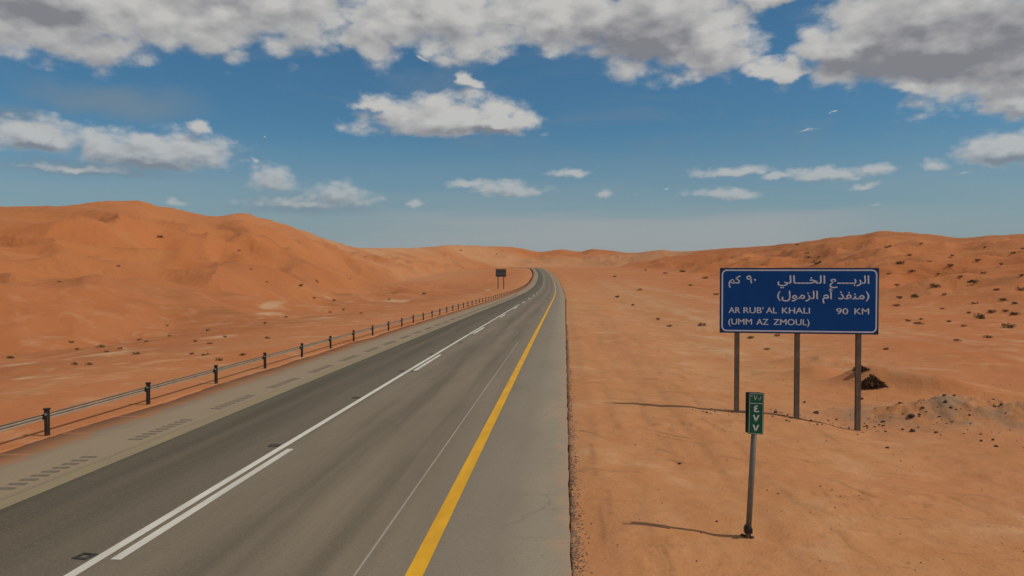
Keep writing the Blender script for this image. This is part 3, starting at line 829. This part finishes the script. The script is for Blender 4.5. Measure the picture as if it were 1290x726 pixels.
# loose gravel along the broken right edge of the asphalt, one object
def gravel_strip():
    rg = np.random.default_rng(3)
    cube = np.array([[-1, -1, -.7], [1, -1, -.7], [1, 1, -.7], [-1, 1, -.7], [-.6, -.7, .7], [.7, -.6, .8], [.6, .7, .6], [-.7, .6, .7]])
    fq = np.array([[0, 3, 2, 1], [4, 5, 6, 7], [0, 1, 5, 4], [1, 2, 6, 5], [2, 3, 7, 6], [3, 0, 4, 7]])
    def rocks(n, tfun, yfun, smin, smax):
        y = yfun(n); t = tfun(n)
        p = road_point(t, y)
        zt = height(p[:, 0], p[:, 1]); inside = (t < T_RIGHT) & (t > T_LEFT)
        z = np.where(inside, road_z(y), zt)
        s = smin * (smax / smin) ** (rg.random(n) ** 2.2)
        a = rg.random(n) * 6.28
        c, sn = np.cos(a), np.sin(a)
        V = cube[None] * s[:, None, None] * rg.uniform(0.6, 1.2, (n, 8, 3))
        X = V[..., 0] * c[:, None] - V[..., 1] * sn[:, None]; Yv = V[..., 0] * sn[:, None] + V[..., 1] * c[:, None]
        out = np.stack([X + p[:, 0, None], Yv + p[:, 1, None], V[..., 2] * 0.7 + (z + s * 0.25)[:, None]], -1)
        return out.reshape(-1, 3), (fq[None] + (np.arange(n) * 8)[:, None, None]).reshape(-1, 4)
    V, Fq = rocks(9000, lambda n: T_RIGHT + 0.05 + np.abs(rg.normal(0, .085, n)) - .05, lambda n: 6 + 50 * rg.random(n) ** 1.6, 0.005, 0.017)
    o = link('edge_gravel', fast_mesh('edge_gravel', V, Fq, False), M['gravel'])
    tag(o, 'loose grey brown gravel along the right asphalt edge', 'gravel', kind='stuff')
    V, Fq = rocks(1500, lambda n: 0.6 + 16 * rg.random(n), lambda n: 7 + 38 * rg.random(n) ** 1.4, 0.004, 0.020)
    o = link('sand_pebbles', fast_mesh('sand_pebbles', V, Fq, False), M['stone'])
    tag(o, 'small dark pebbles scattered over the sand beside the road', 'pebbles', kind='stuff')
    # rubble of the spoil heap
    n = 800
    cen = np.where(rg.random(n)[:, None] < 0.6, np.array([[11.4, 20.9]]), np.array([[13.8, 19.6]]))
    pos = cen + rg.normal(0, 1, (n, 2)) * np.array([[1.5, 0.75]])
    pos[: 260] = np.array([[7.4, 20.5]]) + rg.normal(0, 1, (260, 2)) * np.array([[1.3, .45]])
    s = 0.006 * (0.042 / 0.006) ** (rg.random(n) ** 3.6)
    z = height(pos[:, 0], pos[:, 1])
    V = cube[None] * s[:, None, None] * rg.uniform(0.6, 1.2, (n, 8, 3))
    out = np.stack([V[..., 0] + pos[:, 0, None], V[..., 1] + pos[:, 1, None], V[..., 2] * .8 + (z + s * .3)[:, None]], -1).reshape(-1, 3)
    o = link('rubble', fast_mesh('rubble', out, (fq[None] + (np.arange(n) * 8)[:, None, None]).reshape(-1, 4), False), M['stone'])
    tag(o, 'dark grit strewn over the grey dirt heap right of the blue sign', 'rubble', kind='stuff')
gravel_strip()

# ------------------------------------------------------------------ crash barrier on the left
def build_barrier():
    T_POST = -10.72
    base = road_point(np.array(T_POST), np.array(16.3))
    root = empty('crash_barrier', (0, 0, 0))
    tag(root, 'long low crash barrier of dark posts and dusty rail left of the road', 'crash barrier')
    H = 0.53
    def post_mesh():
        mb = MB()
        o_ = [(-.037, -.04), (.037, -.04), (.037, -.024), (.012, -.018), (.012, .018), (.037, .024), (.037, .04), (-.037, .04), (-.037, .024), (-.012, .018), (-.012, -.018), (-.037, -.024)]
        lo = [mb.bm.verts.new((a, b, -.4)) for a, b in o_]; hi = [mb.bm.verts.new((a, b, H)) for a, b in o_]
        for q in range(12):
            mb.bm.faces.new((lo[q], lo[(q + 1) % 12], hi[(q + 1) % 12], hi[q]))
        mb.bm.faces.new(hi)
        return mb.mesh('post')
    def cap_mesh():
        return MB().box((0, 0, H + 0.022), (0.105, 0.11, 0.042), bevel=0.012).mesh('cap')
    def block_mesh():
        return MB().box((-0.053, 0, H - 0.14), (0.024, 0.05, 0.07), bevel=0.008).mesh('spacer_block')
    def bolt_mesh():
        return MB().box((0.0, -0.047, H - 0.085), (0.05, 0.012, 0.035), bevel=0.004).mesh('bolt')
    pm, cm, bkm, bm_ = post_mesh(), cap_mesh(), block_mesh(), bolt_mesh()
    for n in range(-6, 158):
        y = 15.72 + 4.0 * n
        p = road_point(np.array(T_POST), np.array(y))
        z = ground(p[0], p[1])
        z = min(z, float(road_z(y)) + 0.05)
        o = link('post', pm, M['post'], root)
        o.location = (p[0], p[1], z)
        o.rotation_euler = (rnd.uniform(-.02, .02), rnd.uniform(-.02, .02), -math.atan(float(road_dx(y))))
        if -2 < n < 22:
            link('cap', cm, M['cap'], o); link('spacer_block', bkm, M['post'], o)
            if n < 12: link('bolt', bm_, M['bolt'], o)
    # W-shaped rail behind the posts
    prof = [(-.066, .066), (-.066, .054), (-.090, .040), (-.090, .020), (-.070, .006), (-.070, -.006), (-.090, -.020), (-.090, -.040), (-.066, -.054), (-.066, -.066)]
    ys = np.concatenate([np.arange(-10, 60, 1.0), np.arange(60, 640, 4.0)])
    V = []
    zc = []
    for y in ys:
        p = road_point(np.array(T_POST), np.array(y))
        zc.append(min(ground(p[0], p[1]), float(road_z(y)) + 0.05))
    zc = np.convolve(np.pad(zc, 4, mode='edge'), np.ones(9) / 9, 'valid')
    for y, z in zip(ys, zc):
        for (dt, dz) in prof:
            p = road_point(np.array(T_POST + dt), np.array(y))
            V.append((p[0], p[1], z + H - 0.14 + dz))
    n, k = len(ys), len(prof)
    a = (np.arange(n - 1)[:, None] * k + np.arange(k - 1)[None]).reshape(-1)
    me = fast_mesh('rail', V, np.stack([a, a + 1, a + k + 1, a + k], 1), False)
    o = link('rail', me, M['rail'], root)
    sol = o.modifiers.new('thickness', 'SOLIDIFY'); sol.thickness = 0.006; sol.offset = 0
build_barrier()

# ------------------------------------------------------------------ sign lettering
def text_mesh(name, s, x0, x1, base, unit, offset=0.0):
    """flat lettering in the XZ plane, fitted between x0 and x1; unit = height of one em"""
    cu = bpy.data.curves.new(name, 'FONT')
    cu.body = s
    cu.offset = offset
    cu.resolution_u = 6
    tmp = bpy.data.objects.new(name, cu)
    COL.objects.link(tmp)
    bpy.context.view_layer.update()
    dg = bpy.context.evaluated_depsgraph_get()
    me = bpy.data.meshes.new_from_object(tmp.evaluated_get(dg))
    bpy.data.objects.remove(tmp); bpy.data.curves.remove(cu)
    n = len(me.vertices)
    co = np.zeros(n * 3, np.float32); me.vertices.foreach_get('co', co); co = co.reshape(-1, 3)
    mn, mx = co[:, 0].min(), co[:, 0].max()
    out = np.zeros_like(co)
    out[:, 0] = x0 + (co[:, 0] - mn) / (mx - mn) * (x1 - x0)
    out[:, 2] = base + co[:, 1] * unit
    me.vertices.foreach_set('co', out.ravel())
    me.materials.clear()
    me.update()
    return me
def rounded(w, h, r, n=8):
    pts = []
    for (cx, cz, a0) in ((w / 2 - r, h / 2 - r, 0), (-w / 2 + r, h / 2 - r, 90), (-w / 2 + r, -h / 2 + r, 180), (w / 2 - r, -h / 2 + r, 270)):
        for i in range(n + 1):
            a = R(a0 + 90 * i / n)
            pts.append((cx + r * math.cos(a), cz + r * math.sin(a)))
    return pts
def ring_mesh(name, w, h, r, th):
    o = rounded(w, h, r); i = rounded(w - 2 * th, h - 2 * th, max(r - th, 0.002))
    n = len(o)
    V = [(x, 0, z) for x, z in o] + [(x, 0, z) for x, z in i]
    Fq = [(k, n + k, n + (k + 1) % n, (k + 1) % n) for k in range(n)]
    return fast_mesh(name, V, Fq, False)
def plate_mesh(name, w, h, r):
    bm = bmesh.new()
    bm.faces.new([bm.verts.new((x, 0, z)) for x, z in rounded(w, h, r)])
    me = bpy.data.meshes.new(name); bm.to_mesh(me); bm.free()
    return me

# ------------------------------------------------------------------ blue direction sign
def build_direction_sign():
    PW, PH_ = 3.88, 1.68
    YC = 20.3                                                       # distance of the panel's middle
    rz = -math.atan(0.165)
    cx = (1005 - 645) / 1000 * YC
    zc = CAM_H - (379 - HORIZON) / 1000 * YC
    root = empty('direction_sign', (cx, YC, ground(cx, YC)), rz)
    zc -= ground(cx, YC)
    tag(root, 'large blue road sign with white Arabic and Latin lettering on three posts', 'road sign')
    pm = MB().box((0, 0, 0), (PW, 0.045, PH_), bevel=0.008).mesh('panel')
    panel = link('panel', pm, M['navy'], root); panel.location = (0, -0.05, zc)
    yf = -0.0225
    fc = link('face', plate_mesh('face', PW - 0.045, PH_ - 0.045, 0.13), M['blue'], panel); fc.location = (0, yf - 0.003, 0)
    bl = link('border_line', ring_mesh('border_line', PW - 0.085, PH_ - 0.085, 0.13, 0.036), M['letter'], panel); bl.location = (0, yf - 0.006, 0)
    SX = PW / 1168.0; SZ = PH_ / 498.0
    def L(s, a, b, base, capu, em, off=0.0, bold=0.0):
        me = text_mesh('lettering', s, (a - 641 + bold) * SX, (b - 641 - bold) * SX, (319 - base) * SZ, capu * SZ / em, off)
        if bold:                                                    # heavier strokes: a second pass of ink beside the first
            bm = bmesh.new(); bm.from_mesh(me)
            bmesh.ops.translate(bm, verts=bm.verts, vec=(bold * SX, 0, 0))
            bm.from_mesh(me)
            bm.verts.ensure_lookup_table()
            for v in bm.verts[len(bm.verts) // 2:]: v.co.x -= bold * SX; v.co.y -= 0.0005; v.co.z += 0.4 * SZ
            bm.to_mesh(me); bm.free()
        o = link('lettering', me, M['letter'], panel); o.location = (0, yf - 0.006, 0)
    AR = 0.714
    K = '\u0640'
    L('\uFECA' + K * 4 + '\uFE91\uFEAE\uFEDF\u0627', 868, 1155, 188, 60, AR, 0.012)           # ar-rub'
    L('\uFEF2\uFEDF\uFE8E' + K * 3 + '\uFEA8\uFEDF\u0627', 487, 838, 188, 60, AR, 0.012)       # al-khali
    L('\u0669\u0660', 256, 330, 186, 58, 0.684, 0.012)
    L('\uFEE2\uFEDB', 122, 214, 188, 60, AR, 0.012)
    L(')', 1128, 1156, 302, 58, 0.72, 0.008)
    L('\uFEAC\uFED4\uFEE8\uFEE3', 930, 1122, 304, 60, AR, 0.012)
    L('\u0645\u0623', 818, 898, 304, 60, AR, 0.012)
    L('\u0644\uFEEE\uFEE3\uFEB0\uFEDF\u0627', 518, 786, 304, 60, AR, 0.012)
    L('(', 486, 514, 302, 58, 0.72, 0.008)
    LA = 0.70
    for (s, a, b, base) in (('AR', 124, 211, 415), ("RUB'", 235, 385, 415), ('AL', 404, 486, 415), ('KHALI', 522, 728, 415), ('90', 918, 1006, 417), ('KM', 1050, 1156, 417),
                            ('(UMM', 122, 300, 503), ('AZ', 333, 423, 503), ('ZMOUL)', 458, 726, 503)):
        L(s, a, b, base, 45, LA, 0.0, 0.9)
    # posts behind the panel
    for fx in (-1.49, 0.005, 1.49):
        wx = cx + fx * math.cos(rz); wy = YC + fx * math.sin(rz)
        gz = ground(wx, wy) - root.location.z
        top = zc + PH_ / 2 - 0.05
        h = top - gz + 0.5
        mb = MB()
        o_ = [(-.058, -.07), (.058, -.07), (.058, -.058), (.006, -.058), (.006, .058), (.058, .058), (.058, .07), (-.058, .07), (-.058, .058), (-.006, .058), (-.006, -.058), (-.058, -.058)]
        lo = [mb.bm.verts.new((a, b, -h / 2)) for a, b in o_]; hi = [mb.bm.verts.new((a, b, h / 2)) for a, b in o_]
        for q in range(12):
            mb.bm.faces.new((lo[q], lo[(q + 1) % 12], hi[(q + 1) % 12], hi[q]))
        mb.bm.faces.new(hi)
        o = link('post', mb.mesh('post'), M['steel'], root); o.location = (fx, 0.045, (top + gz - 0.5) / 2)
    for fz in (-0.55, 0.55):
        o = link('cross_rail', MB().box((0, 0, 0), (PW - 0.2, 0.04, 0.07)).mesh('cross_rail'), M['steel'], root); o.location = (0, 0.135, zc + fz)
build_direction_sign()

# ------------------------------------------------------------------ green kilometre marker
def build_marker():
    b = hit(945, 681)
    Yc = b.y
    root = empty('kilometre_marker', b, -0.16)
    tag(root, 'narrow green kilometre marker with white numerals on a leaning post', 'marker sign')
    s = Yc / 1000.0
    top = (681 - 495) * s + 0.0
    lean = 6.5 * s / (0.72 * top)
    W_, H_ = 18.3 * s, 52 * s
    zc = top - H_ / 2
    def at(z): return lean * z
    mb = MB(); mb.tube([(at(-0.4), 0.03, -0.4), (at(top - .05), 0.03, top - .05)], 0.037, 14)
    link('post', mb.mesh('post', True), M['greypost'], root)
    panel = link('panel', MB().box((0, 0.0, 0), (W_, 0.05, H_), bevel=0.004).mesh('panel'), M['greenedge'], root)
    panel.location = (at(zc) - 0.001, -0.035, zc); panel.rotation_euler = (0, lean * 0.4, 0.0)
    yf = -0.025
    f = link('face', plate_mesh('face', W_ - 0.006, H_ - 0.006, 0.012), M['green'], panel); f.location = (0, yf - 0.002, 0)
    bl = link('border_line', ring_mesh('border_line', W_ - 0.016, H_ - 0.016, 0.012, 0.0045), M['letter'], panel); bl.location = (0, yf - 0.004, 0)
    dv = link('divider_line', MB().box((0, 0, 0), (W_ - 0.03, 0.001, 0.006)).mesh('divider_line'), M['letter'], panel); dv.location = (0, yf - 0.004, H_ * (0.5 - 0.25))
    def L(t, x0, x1, base, unit, off=0.03):
        o = link('lettering', text_mesh('lettering', t, x0 * W_, x1 * W_, base * H_, unit * H_, off), M['letter'], panel); o.location = (0, yf - 0.004, 0)
    L('\u0666\u0667\u0660\u0668', -0.40, 0.40, 0.325, 0.17, 0.0)
    L('\u0664', -0.17, 0.20, 0.045, 0.23)
    L('\u0667', -0.22, 0.22, -0.19, 0.23)
    L('\u0667', -0.22, 0.22, -0.43, 0.23)
    # second plate on the far side, seen as a dark edge
    bp = link('back_panel', MB().box((0, 0, 0), (W_, 0.012, H_), bevel=0.003).mesh('back_panel'), M['greenedge'], root)
    bp.location = (at(zc) - 0.022, 0.085, zc - 0.01)
    for fz in (-.3, .3):
        link('clamp', MB().box((at(zc), 0.03, zc + fz * H_), (0.09, 0.085, 0.025), bevel=0.004).mesh('clamp'), M['greypost'], root)
    link('base_collar', MB().box((at(.1) - 0.005, 0.03, 0.10), (0.105, 0.10, 0.07), bevel=0.01).mesh('base_collar'), M['cap'], root)
    link('base_bolt', MB().box((at(.17) - .035, -.02, 0.16), (0.05, 0.05, 0.05), bevel=0.01).mesh('base_bolt'), M['cap'], root)
    return b
mk = build_marker()

# ------------------------------------------------------------------ far sign seen from behind
def build_far_sign():
    p = hit(631, 361)
    Yd = 212.0
    x = (631 - 645) / 1000 * Yd
    z = ground(x, Yd)
    root = empty('back_of_sign', (x, Yd, z), 0.12)
    tag(root, 'dark grey back of a distant road sign on two posts beside the barrier', 'road sign')
    top = CAM_H + (HORIZON - 339) / 1000 * Yd - z
    w, h = 13.2 / 1000 * Yd, 10.0 / 1000 * Yd
    pa = link('panel', MB().box((0, -0.08, top - h / 2), (w, 0.05, h), bevel=0.01).mesh('panel'), M['signback'], root)
    for fx in (-0.27, 0.27):
        o = link('post', MB().box((0, 0, top / 2 - 0.3), (0.24, 0.16, top + 0.2)).mesh('post'), M['signback'], root); o.location = (fx * w, 0.05, 0)
    for fz in (.25, .75):
        o = link('cross_rail', MB().box((0, 0, 0), (w * 0.96, 0.05, 0.12)).mesh('cross_rail'), M['signback'], root); o.location = (0, -0.155, top - h * fz)
build_far_sign()

# ------------------------------------------------------------------ shrubs
def shrub_meshes(seed):
    rg = random.Random(seed)
    tw = MB()
    for i in range(9):
        a = rg.uniform(0, 6.28); l = rg.uniform(0.3, 0.6)
        tip = (math.cos(a) * l, math.sin(a) * l, rg.uniform(0.2, 0.5))
        mid = (tip[0] * .45, tip[1] * .45, tip[2] * .6)
        tw.tube([(0, 0, -0.1), mid, tip], [0.025, 0.016, 0.006], 4, False)
    lf = bmesh.new()
    clumps = [(rg.uniform(-.55, .55), rg.uniform(-.4, .4), rg.uniform(.05, .34), rg.uniform(.14, .3)) for _ in range(9)]
    for i in range(330):
        c = rg.choice(clumps)
        d = Vector((rg.gauss(0, 1), rg.gauss(0, 1), rg.gauss(0, .8))).normalized() * c[3] * rg.random() ** .4
        p = Vector(c[:3]) + d
        p.z = max(p.z, 0.02)
        s = rg.uniform(.03, .075)
        e = Euler((rg.uniform(-1.2, 1.2), rg.uniform(-1.2, 1.2), rg.uniform(0, 6.28)))
        q = [Vector((-s * .45, -s, 0)), Vector((s * .45, -s * .6, 0)), Vector((s * .3, s, .02)), Vector((-s * .35, s * .8, 0))]
        for v in q: v.rotate(e)
        lf.faces.new([lf.verts.new(p + v) for v in q])
    lm = bpy.data.meshes.new('foliage'); lf.to_mesh(lm); lf.free()
    return tw.mesh('stems'), lm
SH = [shrub_meshes(s) for s in range(5)]
RIGHT_SHRUBS = [(1018, 327, 8), (1031, 325, 6), (1028, 333, 13), (1133, 333, 11), (1147, 343, 10), (1130, 360, 8), (1179, 362, 14), (1228, 357, 15), (1200, 323, 7), (1231, 329, 9),
    (1197, 336, 9), (1133, 376, 10), (1154, 375, 14), (1130, 386, 9), (1145, 405, 8), (1158, 409, 11), (1160, 403, 6), (1236, 402, 17), (1272, 413, 16), (1247, 426, 11), (1207, 430, 8),
    (1266, 379, 11), (1286, 366, 13), (1286, 348, 8), (1288, 314, 7), (1276, 320, 7), (1117, 441, 5), (1197, 406, 8), (1214, 412, 7), (1250, 394, 12), (1267, 393, 9), (1276, 397, 14),
    (1229, 383, 8), (1116, 313, 6), (774, 349, 6), (806, 366, 7), (813, 341, 5), (839, 345, 6), (860, 343, 8), (888, 351, 9), (1004, 309, 6), (1120, 311, 6), (1016, 320, 6),
    (830, 403, 7), (843, 412, 8), (885, 411, 11), (778, 375, 8), (1240, 345, 7), (1262, 334, 7), (1182, 346, 6), (1210, 350, 7), (1255, 366, 8), (1170, 330, 6), (1120, 346, 6),
    (1146, 322, 6), (1190, 372, 7), (1222, 395, 7), (1240, 312, 5), (1160, 308, 5), (966, 441, 9), (980, 424, 9), (945, 427, 10), (797, 385, 6), (902, 372, 7), (870, 360, 6), (1188, 390, 6), (1280, 383, 8)]
LEFT_SHRUBS = [(202, 299, 9), (150, 336, 6), (75, 356, 6), (301, 317, 6), (316, 340, 5), (336, 356, 5), (379, 360, 7), (398, 354, 5), (334, 408, 7), (360, 400, 7), (210, 411, 6), (213, 424, 6),
    (261, 417, 8), (246, 431, 7), (174, 429, 8), (126, 438, 11), (97, 441, 7), (132, 444, 5), (94, 460, 10), (112, 460, 7), (170, 447, 12), (241, 447, 9), (258, 448, 6), (276, 455, 11), (283, 425, 7),
    (336, 427, 8), (304, 448, 8), (10, 452, 12), (263, 434, 5), (183, 431, 6), (150, 440, 7), (89, 432, 9), (420, 379, 7), (432, 391, 6), (455, 395, 5), (378, 361, 6), (396, 376, 6),
    (535, 371, 7), (490, 378, 5), (415, 394, 6), (400, 356, 5), (441, 352, 4), (580, 316, 5), (626, 321, 4)]
OWN = {(1028, 333): 'dark bushy shrub directly above the top edge of the blue sign', (966, 441): 'low shrub between the left and middle sign posts, lowest of three there',
    (980, 424): 'right one of two small shrubs just under the bottom edge of the blue panel', (945, 427): 'left one of two small shrubs just under the bottom edge of the blue panel',
    (885, 411): 'dark shrub on bare sand just left of the lower left corner of the blue sign', (1117, 441): 'tiny shrub on bare sand just right of the right sign post',
    (1207, 430): 'lowest shrub on the right dune slope, alone above the grey dirt heap', (774, 349): 'small shrub on the right sand nearest the bend of the road',
    (202, 299): 'highest shrub on the face of the left dune, alone below its crest', (75, 356): 'lone shrub halfway up the left dune, nearest the left edge of the photo',
    (10, 452): 'dark shrub at the left edge of the photo above a pale sand patch', (276, 455): 'shrub standing closest to the crash barrier rail',
    (535, 371): 'shrub on the flat red sand left of the distant grey sign', (626, 321): 'tiny shrub on the far dune straight above the distant grey sign'}
def shrub(i, px, py, wpx, label, group, k=1.0):
    label = OWN.get((px, py), label)
    p = hit(px, py)
    w = max(0.35, wpx / 1000 * p.y) * 0.5 * k
    root = empty('desert_shrub', p, rnd.uniform(0, 6.28))
    root.scale = (w / 0.62, w / 0.62, w / 0.62 * rnd.uniform(0.7, 1.0))
    tag(root, label, 'shrub', group)
    st, lf = SH[i % len(SH)]
    link('stems', st, M['twig'], root); link('foliage', lf, M['leaf'], root)
for i, (a, b, c) in enumerate(RIGHT_SHRUBS):
    shrub(i, a, b, c, 'small dark desert shrub on the sand right of the road', 'shrubs on the right hand dunes')
for i, (a, b, c) in enumerate(LEFT_SHRUBS):
    shrub(i, a, b, c, 'small dark desert shrub on the sand left of the barrier', 'shrubs on the left hand dunes', 0.85)

# dark tangle of dead roots in the mound behind the blue sign
def dead_bush(px, py, width, height_, label, n, seed):
    rg = random.Random(seed)
    p = hit(px, py)
    root = empty('dead_bush', p)
    tag(root, label, 'dead bush')
    mb = MB()
    for i in range(n):
        x0 = rg.uniform(-.42, .42) * width
        top = height_ * max(0.12, 1 - abs(x0 / width + .12) * 2.0) * rg.uniform(.55, 1.05)
        tip = (x0 + rg.uniform(-.12, .16) * width, rg.uniform(-.22, -.02) * width, top * rg.uniform(.3, 1.0))
        mid = (x0 * .8 + tip[0] * .2, tip[1] * .4, top * .9)
        mb.tube([(x0 * .7, .06, -.05), mid, tip], [.035, .026, .012], 5, False)
    link('branches', mb.mesh('branches'), M['root'], root)
    bm = bmesh.new()
    for i in range(n * 16):
        s = rg.uniform(.025, .06)
        x = rg.uniform(-.48, .48) * width
        pz = rg.random() * height_ * max(.08, 1 - abs(x / width + .12) * 2.0)
        c = Vector((x, rg.gauss(-.05, .12) * width * .6, pz))
        e = Euler((rg.uniform(0, 3), rg.uniform(0, 3), rg.uniform(0, 6)))
        q = [Vector((-s * .4, -s, 0)), Vector((s * .4, -s, 0)), Vector((s * .25, s * 1.4, 0)), Vector((-s * .3, s, 0))]
        for v in q: v.rotate(e)
        bm.faces.new([bm.verts.new(c + v) for v in q])
    me = bpy.data.meshes.new('dry_leaves'); bm.to_mesh(me); bm.free()
    link('dry_leaves', me, M['root'], root)
dead_bush(1104, 489, 0.98, .42, 'dark tangle of dead roots on the sand mound behind the blue sign', 70, 4)
dead_bush(1088, 467, .6, .16, 'low dead tuft on top of the mound just above the dark root tangle', 30, 5)

# ------------------------------------------------------------------ stones
def stone_mesh(seed):
    rg = random.Random(seed)
    bm = bmesh.new()
    bmesh.ops.create_icosphere(bm, subdivisions=2, radius=1.0)
    sx, sy, sz = rg.uniform(.8, 1.2), rg.uniform(.7, 1.0), rg.uniform(.5, .75)
    off = [Vector((rg.gauss(0, 1), rg.gauss(0, 1), rg.gauss(0, 1))).normalized() for _ in range(7)]
    for v in bm.verts:
        d = v.co.normalized(); k = 1.0
        for q in off:
            dd = d.dot(q)
            if dd > .55: k -= (dd - .55) * .55
        v.co = Vector((d.x * sx, d.y * sy, d.z * sz)) * (k + rg.uniform(-.05, .05))
    me = bpy.data.meshes.new('stone'); bm.to_mesh(me); bm.free()
    return me
ST = [stone_mesh(s) for s in range(6)]
STONES = [(1150, 527, 11, 'dark stone on the grey dirt heap, the larger upper one'), (1152, 545, 9, 'dark stone lying just below the grey dirt heap'),
          (1030, 522, 9, 'dark stone on the sand between the middle and right sign posts'), (1239, 557, 5, 'small dark stone at the foot of the grey heap, left of its pair'),
          (1254, 556, 6, 'small dark stone at the foot of the grey heap, right of its pair'), (1086, 504, 7, 'dark stone just right of the right sign post below the root tangle'),
          (1258, 564, 5, 'lowest of the small dark stones at the right end of the heap'), (1193, 508, 7, 'dark stone on the crest of the grey dirt heap'),
          (938, 678, 8, 'dark stone against the foot of the green marker post, on its left'), (950, 681, 7, 'dark stone against the foot of the green marker post, on its right'),
          (1015, 508, 5, 'small dark stone on the sand right behind the middle sign post'), (978, 521, 7, 'dark clod on the sand just left of the middle sign post'),
          (1120, 566, 5, 'small dark clod on bare sand below the right sign post'), (905, 660, 4, 'tiny dark pebble on sand left of the green marker post'),
          (857, 586, 5, 'small dark clod in the middle of the bare sand beside the road')]
for i, (a, b, w, lab) in enumerate(STONES):
    p = hit(a, b)
    s = w / 1000 * p.y / 2
    o = link('stone', ST[i % len(ST)], M['stone'])
    o.location = p + Vector((0, 0, s * .3)); o.scale = (s, s, s); o.rotation_euler = (0, 0, rnd.uniform(0, 6))
    tag(o, lab, 'stone')
